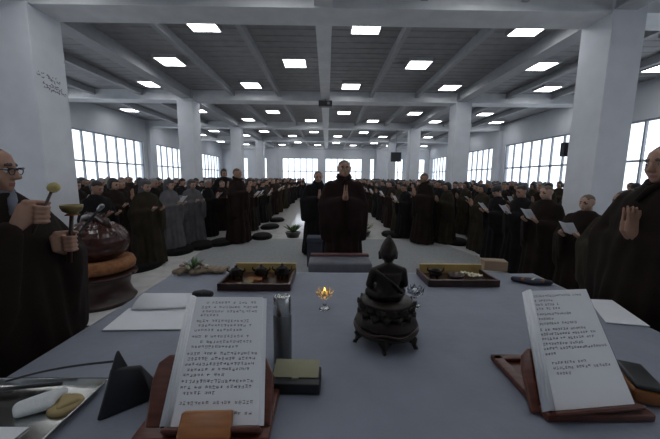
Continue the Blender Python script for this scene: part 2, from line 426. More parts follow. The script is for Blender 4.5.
def robe_mesh(name, wr, vox=.02, drop=1.0, fat=1.0, m='robe_brown', dec=1, seed=0, flare=1.0):
    bm = B(); f = fat
    lv = [(.02, .30 * flare, .25 * flare), (.45, .265, .205), (.95, .225, .165), (1.25, .225, .145), (1.37, .195, .115), (1.425, .13, .09), (1.475, .075, .075)]
    for (z0, a0, b0), (z1, a1, b1) in zip(lv, lv[1:]): hull(bm, RING(a0 * f, b0 * f, z0, cy=.0), RING(a1 * f, b1 * f, z1))
    for s in (-1, 1):
        w = wr[s]; el = Vector((s * .29 * f, -.02, 1.08)); el.z = min(1.10, w.z - .05)
        fo = (w - el); wq = el + fo * .93
        hull(bm, S((s * .175, .0, 1.345), .085), S(el, .075))
        hull(bm, S(el, .072), S(wq, .05), S(el + Vector((s * .0, -.03, -.38 * drop)), .035), S(el + fo * .55 + Vector((0, .0, -.42 * drop)), .022), S(wq + Vector((0, .01, -.30 * drop)), .02))
    o = obj(name, bm, M[m]); remesh(o, vox, 3, dec)
    for v in o.data.vertices:
        c = v.co; th = math.atan2(c.y, c.x); rad = math.hypot(c.x, c.y)
        k = max(0, min(1, (1.2 - c.z) / 1.0))
        n = noise.noise(Vector((c.x * 4 + seed, c.y * 4, c.z * 1.3)))
        dd = .022 * k * math.sin(11 * th + 3 * n + seed) + .012 * n + .010 * noise.noise(Vector((c.x * 14, c.y * 14 + seed, c.z * 4)))
        if c.z < 1.4 and rad > 1e-4: c.x += c.x / rad * dd; c.y += c.y / rad * dd
        c.z = max(c.z, .012)
    return o
def hair_mesh(name, TR, kind, m='hair', vox=.014):
    bm = B(); h = lambda *sp: hull(bm, *[S(TR(p), r) for p, r in sp])
    if kind == 'short':
        h(((0, .026, 1.628), .09), ((0, .045, 1.60), .085), ((0, -.02, 1.648), .062)); h(((0, .06, 1.60), .07), ((0, .06, 1.53), .05))
    elif kind == 'bun':
        h(((0, .026, 1.626), .09), ((0, .045, 1.595), .086), ((0, -.02, 1.646), .062)); h(((0, .13, 1.60), .045), ((0, .12, 1.62), .04))
    elif kind == 'cap':
        h(((0, .02, 1.635), .098), ((0, .03, 1.615), .098), ((0, -.03, 1.645), .078)); h(((.04, -.10, 1.628), .012), ((-.04, -.10, 1.628), .012), ((0, -.14, 1.62), .008), ((.06, -.05, 1.63), .015), ((-.06, -.05, 1.63), .015))
    elif kind == 'bob':
        h(((0, .026, 1.628), .092), ((0, .045, 1.60), .088), ((0, -.02, 1.648), .064)); h(((.07, .02, 1.60), .03), ((.075, .0, 1.51), .022), ((.05, .06, 1.50), .03), ((.05, .07, 1.6), .04))
        h(((-.07, .02, 1.60), .03), ((-.075, .0, 1.51), .022), ((-.05, .06, 1.50), .03), ((-.05, .07, 1.6), .04)); h(((0, .07, 1.6), .06), ((.03, .075, 1.49), .03), ((-.03, .075, 1.49), .03))
    elif kind == 'hood':
        h(((0, .035, 1.625), .102), ((0, .05, 1.58), .10), ((0, -.02, 1.65), .068)); h(((0, .05, 1.58), .095), ((.06, .03, 1.44), .06), ((-.06, .03, 1.44), .06))
    o = obj(name, bm, M[m]); remesh(o, vox, 2); return o

def compose(label, cat, loc, rz, body, extras, scale=1.0, group=None):
    body.name = 'person'; body.location = loc; body.rotation_euler = (0, 0, rz); body.scale = (scale,) * 3
    for e in extras: e.parent = body
    return tag(body, label, cat, group)
EYE = {}
def eyes_child(body, TR):
    for s in (-1, 1):
        b = B(); bmesh.ops.create_uvsphere(b, u_segments=16, v_segments=10, radius=.0125); bmesh.ops.translate(b, vec=TR((s * .034, -.077, 1.582)), verts=b.verts)
        e = obj('eye', b, [M['eyewhite'], M['black']], body, True)
        fw = (TR((0, -1, 1.6)) - TR((0, 0, 1.6))).normalized(); c0 = TR((s * .034, -.077, 1.582))
        for p in e.data.polygons:
            if (p.center - c0).normalized().dot(fw) > .86: p.material_index = 1
def collar_child(body, m='collar', dz=0, f=1.0):
    b = B()
    for q, r in ((0, .020), (1, .014)):
        rx = (.078 + .014 * q) * f
        tube(b, [(rx * math.cos(a), rx * .98 * math.sin(a) + .004, 1.478 - .016 * q + dz + .028 * math.sin(a)) for a in [2 * math.pi * i / 28 for i in range(29)]], r, 8)
    tube(b, [(.03, -.078, 1.452 + dz), (.005, -.105 * f, 1.425 + dz), (-.03, -.135 * f, 1.36 + dz)], [.018, .02, .012], 8)
    return obj('collar', b, M[m], body, True)

# ---- monk with glasses at the wooden fish end of the table (faces across the table)
def hands_a(bm, s):
    if s < 0: return fist(bm, (-.05, -.29, 1.385), (.05, -.1, 1), (-.25, .9, 0), (-.115, -.235, 1.33))
    return fist(bm, (.10, -.265, 1.225), (.0, -.03, 1), (.1, .9, 0), (.15, -.20, 1.17))
body, TR, wr = body_mesh('person', 'x', .10, R(24), .0052, hands_a)
rb = robe_mesh('robe', wr, .016, 1.1, 1.27, 'robe_brown', seed=2, flare=1.15)
LM = Vector((-1.52, 1.36, 0))
compose('shaven monk in glasses and dark brown robe, striking a hand bell beside the altar table', 'person', LM, R(88), body, [rb])
eyes_child(body, TR); collar_child(body, 'collar', .012)
g = B()
for s in (-1, 1):
    ring = [TR((s * .034 + .024 * math.cos(a), -.104 + abs(.024 * math.cos(a)) * .1, 1.578 + (.016 if math.sin(a) < 0 else .012) * math.sin(a))) for a in [2 * math.pi * i / 16 for i in range(17)]]
    tube(g, ring, .0022, 6); tube(g, [TR((s * .012, -.106, 1.591)), TR((s * .06, -.103, 1.591))], .0042, 6); tube(g, [TR((s * .058, -.102, 1.584)), TR((s * .084, -.04, 1.588)), TR((s * .088, .015, 1.592))], .0028, 6)
tube(g, [TR((-.011, -.105, 1.585)), TR((0, -.108, 1.588)), TR((.011, -.105, 1.585))], .002, 6)
gl = obj('glasses', g, M['black'], body, True)
def W(p, root=LM, rz=R(88)): return Matrix.Rotation(rz, 3, 'Z') @ Vector(p) + root
# mallet held in the upper fist
tk = thing('mallet', 'slim dark mallet with pale yellow padded head in the raised fist', 'mallet', W((-.05, -.29, 1.385)))
top = ond(53, 188, W((-.05, -.29, 1.385)).y + .05) - tk.location
b = B(); tube(b, [-top.normalized() * .09, top * .9], .006); obj('handle', b, M['dwood'], tk, True)
b = B(); hull(b, S(top, .022), S(top + Vector((.008, 0, .004)), .021)); obj('mallet_head', b, M['yellow'], tk, True)
# hand bell on its stick held in the lower fist
bp = W((.10, -.265, 1.225)); bt = thing('hand_bell', 'small brass bowl bell on a dark stick in the lower fist', 'bell', bp)
bell = ond(72, 211, bp.y) - bp
b = B(); tube(b, [-bell.normalized() * .10, bell], [.011, .008]); obj('handle', b, M['dwood'], bt, True)
b = B(); lathe(b, [(.006, -.012), (.022, -.010), (.037, .0), (.044, .016), (.045, .030), (.041, .030), (.038, .016), (.03, .004), (.0, -.002)], c=bell); obj('bell_bowl', b, M['brass'], bt, True)
b = B(); hull(b, RING(.03, .03, -.02), RING(.02, .02, -.012)); bmesh.ops.translate(b, vec=bell, verts=b.verts); obj('bell_cushion', b, M['orange'], bt, True)

# ---- praying monk at the other end
body, TR, wr = body_mesh('person', 'x', .10, 0, .0048, lambda bm, s: pray_hand(bm, s, (0, -.18, 1.235)))
rb = robe_mesh('robe', wr, .016, 1.15, 1.1, 'robe_brown', seed=5, flare=.85)
compose('shaven monk in dark robe, palms together, standing close beside the altar table', 'person', (1.985, 1.74, 0), R(-88), body, [rb], 1.045)
eyes_child(body, TR); collar_child(body, 'robe_brown', .01)

# ---- monks standing on the carpet
body, TR, wr = body_mesh('person', 'x', .04, 0, .0055, lambda bm, s: pray_hand(bm, s, (0, -.25, 1.27)))
rb = robe_mesh('robe', wr, .018, 1.15, .95, 'robe_red', seed=8)
compose('shaven monk with palms together in the middle of the carpet behind the padded bench', 'person', (ond(344, 178, 4.2).x, 4.2, .012), R(2), body, [rb], 1.055)
eyes_child(body, TR); collar_child(body, 'robe_red', .01)
body, TR, wr = body_mesh('person', 'pray', .2, 0, .011)
rb = robe_mesh('robe', wr, .02, 1.0, 1.05, 'robe_black', seed=11)
compose('shaven attendant in black robe standing just behind the middle monk', 'person', (ond(318, 178, 6.0).x, 6.0, .012), R(8), body, [rb], .99)
collar_child(body, 'robe_black')
body, TR, wr = body_mesh('person', 'pray', .1, 0, .011)
rb = robe_mesh('robe', wr, .02, 1.2, 1.08, 'robe_red', seed=13)
compose('tall shaven monk in maroon robe at the carpet corner facing the aisle', 'person', (ond(237, 178, 7.1).x, 7.1, .012), R(75), body, [rb], 1.03)
collar_child(body, 'robe_red')
body, TR, wr = body_mesh('person', 'pray', .22, 0, .011)
rb = robe_mesh('robe', wr, .02, 1.2, 1.05, 'robe_brown', seed=17)
compose('dark brown robed monk bowing at the carpet edge near the pale flowers', 'person', (ond(425, 178, 7.1).x, 7.1, .012), R(-70), body, [rb], .99)
collar_child(body, 'robe_brown')

# ---- archetypes for the congregation
ARCH = []
sheets = []
def make_sheet():
    b = B()
    for s in (-1, 1):
        q = [Vector((0, 0, -.12)), Vector((s * .10, .025, -.12)), Vector((s * .10, .025, .12)), Vector((0, 0, .12))]
        slab(b, q if s > 0 else q[::-1], .006)
    return b
proto_sheet = obj('scripture_book', make_sheet(), M['paper'])
spec = [('book', .30, 'short', 'hair', 'robe_black'), ('book', .22, 'bob', 'hair', 'robe_brown'), ('pray', .18, 'bun', 'hair', 'robe_black'), ('book', .34, 'cap', 'hair', 'robe_olive'),
        ('pray', .12, None, 'hair', 'robe_brown'), ('book', .26, 'hood', 'greyhair', 'robe_grey'), ('pray', .28, 'short', 'greyhair', 'robe_black'), ('book', .15, None, 'hair', 'robe_red'), ('pray', .2, 'bob', 'hair', 'robe_olive')]
DESC = {'robe_black': 'black', 'robe_brown': 'brown', 'robe_olive': 'olive brown', 'robe_grey': 'grey', 'robe_red': 'maroon'}
HD = {None: 'shaven', 'short': 'short-haired', 'bob': 'long-haired', 'bun': 'bun-haired', 'cap': 'capped', 'hood': 'hooded'}
for i, (pose, bow, hk, hm, rm) in enumerate(spec):
    body, TR, wr = body_mesh('person', pose, bow, 0, .014, dec=.55, skin='skin_pale' if i % 2 else 'skin', bald=hk is None)
    rb = robe_mesh('robe', wr, .028, 1.0, 1.06 + .05 * (i % 3), rm, seed=i * 3, dec=.8, flare=.95); rb.parent = body
    kids = [rb]
    if hk:
        hr = hair_mesh('hair' if hk not in ('cap', 'hood') else hk, TR, hk, hm if hk != 'hood' else 'robe_grey'); hr.parent = body; kids.append(hr)
    ARCH.append(dict(body=body, kids=kids, pose=pose, hk=hk, rm=rm, used=False))
def place(ai, x, y, rz, sc, label, group, rm=None):
    a = ARCH[ai]
    o = a['body'] if not a['used'] else a['body'].copy()
    ks = a['kids']
    if a['used']:
        COL.objects.link(o)
        ks = []
        for k in a['kids']:
            c = k.copy(); COL.objects.link(c); c.parent = o; ks.append(c)
    a['used'] = True
    o.location = (x, y, 0); o.rotation_euler = (0, 0, rz); o.scale = (sc, sc, sc)
    for k in ks:
        if k.name.startswith('robe') and rm:
            k.material_slots[0].link = 'OBJECT'; k.material_slots[0].material = M[rm]
    return tag(o, label, 'person', group)
sheet_used = [False]
def sheet(x, y, rz, sc, label, tilt):
    o = proto_sheet if not sheet_used[0] else proto_sheet.copy()
    if sheet_used[0]: COL.objects.link(o)
    sheet_used[0] = True
    p = Matrix.Rotation(rz, 3, 'Z') @ Vector((0, -.36, 1.235)) * sc + Vector((x, y, 0))
    o.location = p; o.rotation_euler = (Matrix.Rotation(rz, 3, 'Z') @ Matrix.Rotation(tilt, 3, 'X')).to_euler()
    o.scale = (sc * .88,) * 3
    return tag(o, label, 'book', 'open scripture books in the congregation')
SIDE = {-1: 'wooden fish side', 1: 'praying monk side'}
rr = random.Random(21)
seats = []
# hand-placed front figures: px, d, arch, facing, height of head top, robe, words, book?
front = [
    (-1, 144, 5.2, 5, 70, 1.50, 'robe_olive', 'hooded worshipper in long olive robe standing nearest behind the wooden fish', 0, 1.15),
    (-1, 168, 6.2, 5, 80, 1.50, 'robe_grey', 'stooping worshipper in grey robe with wide sleeve, beside the olive-robed one', 1, 1),
    (-1, 191, 7.05, 5, 60, 1.49, 'robe_grey', 'worshipper in pale grey robe with hood, beyond the stooping grey one', 0, 1),
    (-1, 207, 7.8, 6, 88, 1.47, 'robe_black', 'worshipper in black robe between the pale grey robe and the tall monk', 1, 1),
    (-1, 112, 5.6, 1, 85, 1.50, 'robe_brown', 'long-haired worshipper in brown robe directly above the wooden fish', 0, 1),
    (-1, 94, 4.5, 0, 82, 1.47, 'robe_black', 'short-haired worshipper in black robe beside the big column and the wooden fish', 0, 1),
    (1, 549, 4.15, 7, -75, 1.45, 'robe_brown', 'shaven worshipper in brown robe standing against the edge of the big column', 1, 1.1),
    (1, 524, 4.9, 2, -82, 1.45, 'robe_black', 'bun-haired worshipper in black robe beside the shaven one at the big column', 1, 1.1),
    (1, 500, 5.6, 3, -85, 1.44, 'robe_black', 'capped worshipper in black robe at the front of the praying monk side', 1, 1),
    (1, 484, 6.4, 8, -85, 1.44, 'robe_olive', 'long-haired worshipper in olive robe behind the black mats on the praying monk side', 0, 1),
    (1, 591, 3.35, 7, -70, 1.37, 'robe_brown', 'short shaven monk in front of the big column holding a white sheet', 1, 1.2),
    (1, 629, 2.45, 4, -80, 1.45, 'robe_olive', 'bowing shaven monk half hidden by the praying monk at the table', 0, 1.2),
]
PH = {0: 1.71, 1: 1.71, 2: 1.71, 3: 1.73, 4: 1.685, 5: 1.73, 6: 1.71, 7: 1.685, 8: 1.71}
for s, px, d, ai, rz, top, rm, lab, bk, fat in front:
    x = ond(px, 178, d).x; sc = top / (PH[ai] - .02)
    place(ai, x, d, R(rz), sc, lab, 'congregation, %s' % SIDE[s], rm)
    if bk: sheet(x, d, R(rz), sc, 'white open book held by ' + ' '.join(lab.replace(',', '').split()[:9]), R(42))
    seats.append((x, d))
nfront = len(front)
cands = []
for s in (-1, 1):
    for j in range(9):
        xx = X0 + s * (2.2 + .86 * j)
        y = 7.9 if j == 0 else (7.5 - .35 * j if j < 4 else 5.6 + .1 * j)
        i = 0
        while y < 29.3:
            i += 1
            x = xx + rr.uniform(-.11, .11); yy = y + rr.uniform(-.06, .06)
            y += .80
            if abs(abs(x - X0) - 5.25) < .75 and any(abs(yy - L) < .75 for L in LINES): continue
            if any(math.hypot(x - a, yy - c) < .62 for a, c in seats): continue
            if math.hypot(x + 3.2, yy - 9.6) < .7 or math.hypot(x - 3.2, yy - 9.6) < 0: continue
            if abs(x / yy) > 1.08: continue
            cands.append((s, j, i, x, yy))
cands.sort(key=lambda c: c[4] + .25 * c[1])
LIM = 300 - nfront - 8
near, rest = cands[:LIM], cands[LIM:]
bookn = 0
for s, j, i, x, y in near:
    ai = rr.choice([0, 0, 1, 1, 2, 2, 3, 4, 5, 6, 6, 7, 8]); a = ARCH[ai]
    rm = a['rm'] if a['rm'] != 'robe_grey' else rr.choice(['robe_grey', 'robe_black'])
    rz = -s * R(82) + rr.uniform(-.3, .3); sc = rr.uniform(1.42, 1.53) / PH[ai]
    lab = '%s worshipper in %s, %s, %s line from aisle, %s from front' % (HD[a['hk']], DESC[rm], SIDE[s], ORD[j + 1], ORD[i])
    place(ai, x, y, rz, sc, lab, 'congregation, %s' % SIDE[s], rm)
    if a['pose'] == 'book' and j < 6 and y < 17 and bookn < 110:
        bookn += 1
        sheet(x, y, rz, sc, 'open book held on %s, %s line from aisle, %s from the front' % (SIDE[s], ORD[j + 1], ORD[i]), R(42) + rr.uniform(-.2, .2))
# the far remainder
bm = B(); n0 = 0
for s, j, i, x, y in rest:
    a = ARCH[rr.choice([0, 1, 2, 6])]; sc = rr.uniform(1.42, 1.55) / 1.71
    mt = Matrix.Translation((x, y, 0)) @ Matrix.Rotation(-s * R(82), 4, 'Z') @ Matrix.Scale(sc, 4)
    for k, o in enumerate([a['body']] + a['kids']):
        tm = o.data.copy(); tm.transform(mt)
        tm.polygons.foreach_set('material_index', [min(k, 2)] * len(tm.polygons))
        bm.from_mesh(tm); bpy.data.meshes.remove(tm)
if rest:
    tag(obj('crowd', bm, [M['skin'], M['robe_black'], M['hair']]), 'distant dark mass of standing worshippers filling the far end of the hall', 'crowd', kind='stuff')
# someone standing tall with a raised camera by the far windows
ph = place(8, ond(224, 178, 9.6).x, 9.6, R(40), 1.0, 'black-robed bystander standing head and shoulders above the rows near the maroon monk', 'bystanders', 'robe_black'); ph.scale = (1.06,) * 3

# ---- kneeling mats
mt = B(); hull(mt, RING(.36, .25, .0), RING(.38, .27, .05)); hull(mt, RING(.38, .27, .05), RING(.33, .22, .10))
proto = obj('kneeling_mat', mt, M['mat_black'], None, True)
mats = [(142, 268, 'black oval kneeling mat at the feet of the olive-robed worshipper'), (180, 252, 'black kneeling mat below the stooping grey worshipper'), (202, 247, 'black kneeling mat below the pale grey robed worshipper'),
        (222, 244, 'black kneeling mat beside the tall maroon monk, towards the grey robes'), (262, 238, 'black kneeling mat beside the tall maroon monk, on the aisle edge'), (270, 228, 'black kneeling mat at the aisle edge, second from the tall monk'), (277, 221, 'black kneeling mat at the aisle edge, third from the tall monk'),
        (392, 236, 'black kneeling mat beyond the carpet, between the pale flowers and bowing monk'), (456, 243, 'black kneeling mat beside the carpet, first past the bowing monk'),
        (490, 254, 'black kneeling mat beside the carpet, second past the bowing monk'), (513, 263, 'black kneeling mat behind the tan box, past the other mats'), (543, 277, 'black kneeling mat at the feet of the worshipper by the big column')]
for i, (px, py, lab) in enumerate(mats):
    o = proto if i == 0 else proto.copy()
    if i: COL.objects.link(o)
    o.location = onz(px, py, 0); o.rotation_euler = (0, 0, R(90 + 8 * ((i * 7) % 5 - 2))); tag(o, lab, 'mat', 'kneeling mats')

# ------------------------------------------------------------------ altar table and what stands on it
TZ = .83; TX0, TX1, TY0, TY1 = -1.15, 1.61, .42, 2.24
t = thing('altar_table', 'long altar table under the grey blue cloth in the foreground', 'table', ((TX0 + TX1) / 2, (TY0 + TY1) / 2, 0))
hx, hy = (TX1 - TX0) / 2 - .02, (TY1 - TY0) / 2 - .02
b = B(); box(b, -hx, hx, -hy, hy, TZ - .05, TZ - .008); obj('tabletop', b, M['dwood'], t)
for sx in (-1, 1):
    for sy in (-1, 1):
        b = B(); box(b, sx * (hx - .1) - .035, sx * (hx - .1) + .035, sy * (hy - .1) - .035, sy * (hy - .1) + .035, 0, TZ - .05, bevel=.006); obj('leg', b, M['dwood'], t)
# cloth: top sheet with soft creases and hanging sides
b = B(); NX, NY = 120, 84
def cl(u, v):
    x = TX0 + (TX1 - TX0) * u; y = TY0 + (TY1 - TY0) * v
    z = TZ - .003 + .0025 * noise.noise(Vector((x * 2.5, y * 2.5, 1))) + .002 * math.exp(-((y - 1.52) / .006) ** 2) + .002 * math.exp(-((x - .42) / .006) ** 2)
    return Vector((x, y, min(z, TZ - .0008)))
g = [[b.verts.new(cl(i / NX, k / NY)) for i in range(NX + 1)] for k in range(NY + 1)]
for k in range(NY):
    for i in range(NX): b.faces.new((g[k][i], g[k][i + 1], g[k + 1][i + 1], g[k + 1][i]))
rim = [g[0][i] for i in range(NX)] + [g[k][NX] for k in range(NY)] + [g[NY][i] for i in range(NX, 0, -1)] + [g[k][0] for k in range(NY, 0, -1)]
cen = Vector(((TX0 + TX1) / 2, (TY0 + TY1) / 2, 0)); prev = rim; n = len(rim)
for step, z in enumerate((TZ - .012, TZ - .25, TZ - .5, TZ - .78)):
    cur = []
    for q, v in enumerate(rim):
        x, y = v.co.x, v.co.y; o = Vector(((1 if x > TX1 - 1e-4 else -1 if x < TX0 + 1e-4 else 0), (1 if y > TY1 - 1e-4 else -1 if y < TY0 + 1e-4 else 0), 0))
        a = .006 + .03 * (step / 3) * (1 + math.sin(q * .55)) * .5
        cur.append(b.verts.new(Vector((x, y, z)) + o * a))
    for q in range(n): b.faces.new((prev[q], cur[q], cur[(q + 1) % n], prev[(q + 1) % n]))
    prev = cur
tag(obj('tablecloth', b, M['cloth'], None, True), 'smooth grey blue cloth covering the altar table', 'tablecloth')

def text_lines(bm, P, ux, uy, nrm, w, h, lines, seed, size):
    """lines: list of (start fraction, end fraction, v fraction); small brush-like marks that read as printed characters"""
    r = random.Random(seed)
    for a, e, v in lines:
        u = a * w
        while u < e * w - size:
            o = P(u, v * h, .0012)
            for k in range(5):
                if r.random() < .55: p0 = (r.uniform(0, .15), r.uniform(0, 1)); p1 = (r.uniform(.7, 1), p0[1] + r.uniform(-.1, .1))
                else: p0 = (r.uniform(.1, .9), r.uniform(.0, .3)); p1 = (p0[0] + r.uniform(-.2, .2), r.uniform(.7, 1))
                A = o + (ux * p0[0] + uy * p0[1]) * size; C = o + (ux * p1[0] + uy * p1[1]) * size
                d = (C - A); 
                if d.length < 1e-6: continue
                s = d.cross(nrm).normalized() * size * .055
                bm.faces.new([bm.verts.new(q) for q in (A - s, C - s, C + s, A + s)])
            u += size * (1.18 if r.random() > .12 else 2.2)
# the two book stands with open books: local frame x across, slope going up and back
def stand_and_book(corners, label_s, label_b, seed, lines, clip):
    """corners: page corners bottom left, bottom right, top right, top left in world space"""
    bl, br, tr, tl = [Vector(c) for c in corners]; org = Vector(((bl.x + br.x) / 2, bl.y + .1, TZ)); w = (br - bl).length; L = (tl - bl).length
    nr = (br - bl).cross(tl - bl).normalized(); ux = (br - bl).normalized(); sy = (tl - bl).normalized(); cx, ybot = org.x, bl.y
    t = thing('book_stand', label_s, 'book stand', org)
    def P(u, v, k):
        u /= w; v /= L; return (bl * (1 - u) + br * u) * (1 - v) + (tl * (1 - u) + tr * u) * v + nr * k - org
    b = B()
    if clip: box(b, -.215, .155, -.12, .14, 0, .022, bevel=.005)
    else:
        for x in (-.14, .15): box(b, x - .02, x + .02, -.1, .20, 0, .022, bevel=.005)
        box(b, -.16, .17, -.115, -.075, 0, .024, bevel=.005); box(b, -.16, .17, .17, .205, 0, .022, bevel=.005)
        box(b, -.12, .14, -.09, .18, .002, .008)
    smooth_by_angle(obj('base', b, M['wood'], t))
    b = B(); lo, hi = (-.078, w + .03) if clip else (-.055, w - .01); k0 = -.030
    hull(b, *[S(P(u, v, k0), .009) for u, v in ((lo + .012, .01), (hi - .01, .01), (lo, .13), (hi, .13), (lo + .006, .175), (lo + .03, .195), (hi - .03, .195))]); obj('backrest', b, M['wood'], t, True)
    b = B(); tube(b, [P(w / 2, .16, -.04), Vector((0, .13, .02))], .012); obj('strut', b, M['wood'], t, True)
    b = B(); hull(b, *[S(P(u, -.012, k), .007) for u in (-.0, w) for k in (-.022, .022)]); obj('ledge', b, M['wood'], t, True)
    if clip:
        b = B(); hull(b, *[S(P(u, v, k), .006) for u in (.048, .175) for v, k in ((-.03, .018), (.030, .010), (-.03, .03), (.024, .022))]); obj('clip', b, M['owood'], t, True)
    # book
    k = thing('open_book', label_b, 'book', org)
    bw = .03
    b = B(); slab(b, [P(-.012, 0, -.0105), P(w + .012, 0, -.0105), P(w + .012, L, -.0105), P(-.012, L, -.0105)], .003); obj('cover', b, M['navy'] if not clip else M['paper'], k)
    b = B(); N = 10; gt = [[b.verts.new(P(w * i / N, L * q / N, 0)) for i in range(N + 1)] for q in range(N + 1)]; gb = [[b.verts.new(P(w * i / N, L * q / N, -.010)) for i in range(N + 1)] for q in range(N + 1)]
    for q in range(N):
        for i in range(N):
            b.faces.new((gt[q][i], gt[q][i + 1], gt[q + 1][i + 1], gt[q + 1][i])); b.faces.new((gb[q][i], gb[q + 1][i], gb[q + 1][i + 1], gb[q][i + 1]))
        for A, C, D, E in ((gt[0][q], gb[0][q], gb[0][q + 1], gt[0][q + 1]), (gt[N][q + 1], gb[N][q + 1], gb[N][q], gt[N][q]), (gt[q + 1][0], gb[q + 1][0], gb[q][0], gt[q][0]), (gt[q][N], gb[q][N], gb[q + 1][N], gt[q + 1][N])): b.faces.new((A, C, D, E))
    obj('page', b, M['paper'], k)
    # turned-over leaf margin along the spine side
    b = B()
    sec = [(0, .002), (-.004, .010), (-.012, .014), (-.022, .011), (-.03, .0), (-.034, -.009)]
    for q in range(len(sec) - 1):
        (u0, k0), (u1, k1) = sec[q], sec[q + 1]
        hull(b, [P(u0 + bw * .3, 0, k0), P(u0 + bw * .3, L, k0), P(u1 + bw * .3, L, k1), P(u1 + bw * .3, 0, k1), P(u0 + bw * .3, 0, k0 - .004), P(u0 + bw * .3, L, k0 - .004), P(u1 + bw * .3, L, k1 - .004), P(u1 + bw * .3, 0, k1 - .004)])
    obj('turned_leaf', b, M['paper'], k, True)
    b = B(); text_lines(b, P, (P(w, L * .5, 0) - P(0, L * .5, 0)).normalized(), sy, nr, w, L, lines, seed, .0092); obj('printed_text', b, M['ink'], k)['kind'] = 'stuff'
la = [(.2, .92, .93), (.14, .95, .885), (.16, .93, .845), (.14, .4, .81), (.1, .9, .755), (.14, .9, .715), (.1, .75, .675), (.08, .86, .62), (.2, .9, .575), (.1, .7, .535), (.06, .96, .48), (.08, .94, .44), (.06, .95, .40), (.1, .9, .36), (.06, .6, .32), (.06, .95, .275), (.06, .93, .235), (.1, .5, .195), (.08, .95, .13), (.2, .95, .06)]
lb = [(.05, .9, .93), (.05, .4, .88), (.06, .5, .84), (.06, .45, .80), (.05, .62, .745), (.06, .3, .70), (.05, .65, .655), (.05, .75, .60), (.05, .9, .56), (.05, .85, .52), (.05, .65, .475), (.05, .95, .435), (.05, .25, .395), (.12, .6, .32), (.12, .9, .28), (.15, .35, .24)]
stand_and_book((ond(167, 427, .742), ond(259, 425, .745), ond(263, 297, 1.05), ond(194, 297, 1.05)), 'rosewood book stand with an orange wood clip, beside the black wedge', 'open book of dense print on the stand beside the steel flask', 4, la, True)
stand_and_book((ond(552, 411, .815), ond(635, 404, .835), ond(586, 289, 1.16), ond(529, 291, 1.13)), 'rosewood book stand with open slatted base beside the orange wood block', 'open book with short printed lines on the stand beside the orange block', 9, lb, False)

# flask
p = onz(283, 361, TZ); t = thing('thermos_flask', 'slim dark steel flask with a shiny cap behind the black box', 'flask', p)
b = B(); lathe(b, [(0, 0), (.034, 0), (.036, .004), (.036, .19), (.033, .2), (0, .2)]); smooth_by_angle(obj('flask_body', b, M['dsteel'], t))
b = B(); lathe(b, [(0, .2), (.034, .2), (.035, .206), (.034, .262), (.030, .27), (.024, .272), (.022, .266), (0, .266)]); smooth_by_angle(obj('cap', b, M['steel'], t))
# black box with olive lid
p0, p1 = onz(268, 395, TZ), onz(320, 394, TZ); w = p1.x - p0.x
t = thing('metal_case', 'small black case with an olive gold lid between flask and book stand', 'case', ((p0.x + p1.x) / 2, p0.y, TZ), R(-2))
b = B(); box(b, -w / 2, w / 2, 0, .10, 0, .040, bevel=.006); smooth_by_angle(obj('case_body', b, M['black'], t))
b = B(); slab(b, [(-w / 2 + .008, .03, .0435), (w / 2 - .008, .03, .0435), (w / 2 - .008, .105, .062), (-w / 2 + .008, .105, .062)], .006); box(b, -.012, .012, .022, .034, .036, .046, bevel=.003); obj('lid', b, M['olive'], t)
# black wedge with its cable
a, c = onz(100, 420, TZ), onz(152, 399, TZ); ap = ond(118, 352, (a.y + c.y) / 2 + .02)
t = thing('desk_microphone', 'black tent-shaped desk microphone base with a cable, beside the steel tray', 'microphone', a)
q = c - a; up = ap - a; back = Vector((-.02, .10, 0))
b = B(); hull(b, S((0, 0, .005), .005), S(q + Vector((0, 0, .005)), .005), S(back + Vector((.0, 0, .005)), .005), S(q + back * .6 + Vector((0, 0, .005)), .005), S(up * .72 + Vector((0, 0, 0)), .008), S(q * .75 + Vector((-.008, .02, up.z * .60)), .012)); obj('housing', b, M['black'], t, True)
b = B(); hull(b, S((0, 0, .006), .006), S(up, .004), S(up * .4 + q * .18, .006), S(up * .45 + q * .32 + Vector((0, .02, 0)), .012), S(up * .93, .006)); obj('fin', b, M['black'], t, True)
b = B(); e = onz(0, 384, TZ + .004); st = a + up * .86; e = onz(0, 383, TZ + .004)
pts = [st.lerp(e, k / 14) + Vector((0, 0, .012 * math.sin(math.pi * k / 14))) for k in range(15)]
tube(b, pts + [Vector((TX0 - .015, e.y, TZ + .002)), Vector((TX0 - .03, e.y, TZ - .2))], .0035); tag(obj('cable', b, M['rubber'], None, True), 'thin black cable running over the cloth to the table edge', 'cable')
# steel tray, its towel, ochre cloth and paper
x1, y1 = -.752, .965; x0, y0 = -1.13, .60
t = thing('steel_tray', 'shallow stainless steel tray at the table corner before the monk with glasses', 'tray', ((x0 + x1) / 2, (y0 + y1) / 2, TZ))
hx, hy = (x1 - x0) / 2, (y1 - y0) / 2
b = B(); rows = []
for k, z, nn in ((1.0, .022, 0), (.985, .024, 0), (.93, .004, 0), (.0, .004, 0)):
    rows.append([b.verts.new((sx * (hx - (1 - k) * .16) if k else 0, sy * (hy - (1 - k) * .16) if k else 0, z)) for sx, sy in ((-1, -1), (1, -1), (1, 1), (-1, 1))])
for r0, r1 in zip(rows[:2], rows[1:3]):
    for i in range(4): b.faces.new((r0[i], r0[(i + 1) % 4], r1[(i + 1) % 4], r1[i]))
b.faces.new(rows[2]); bmesh.ops.delete(b, geom=rows[3], context='VERTS')
o = obj('tray_body', b, M['steel'], t); m_ = o.modifiers.new('t', 'SOLIDIFY'); m_.thickness = .002; m_.offset = 0
b = B(); tube(b, [(sx * hx, sy * hy, .023) for sx, sy in ((-1, -1), (1, -1), (1, 1), (-1, 1), (-1, -1))], .0035); obj('rolled_rim', b, M['steel'], t, True)
a = onz(20, 405, TZ + .03); c = onz(52, 397, TZ + .03)
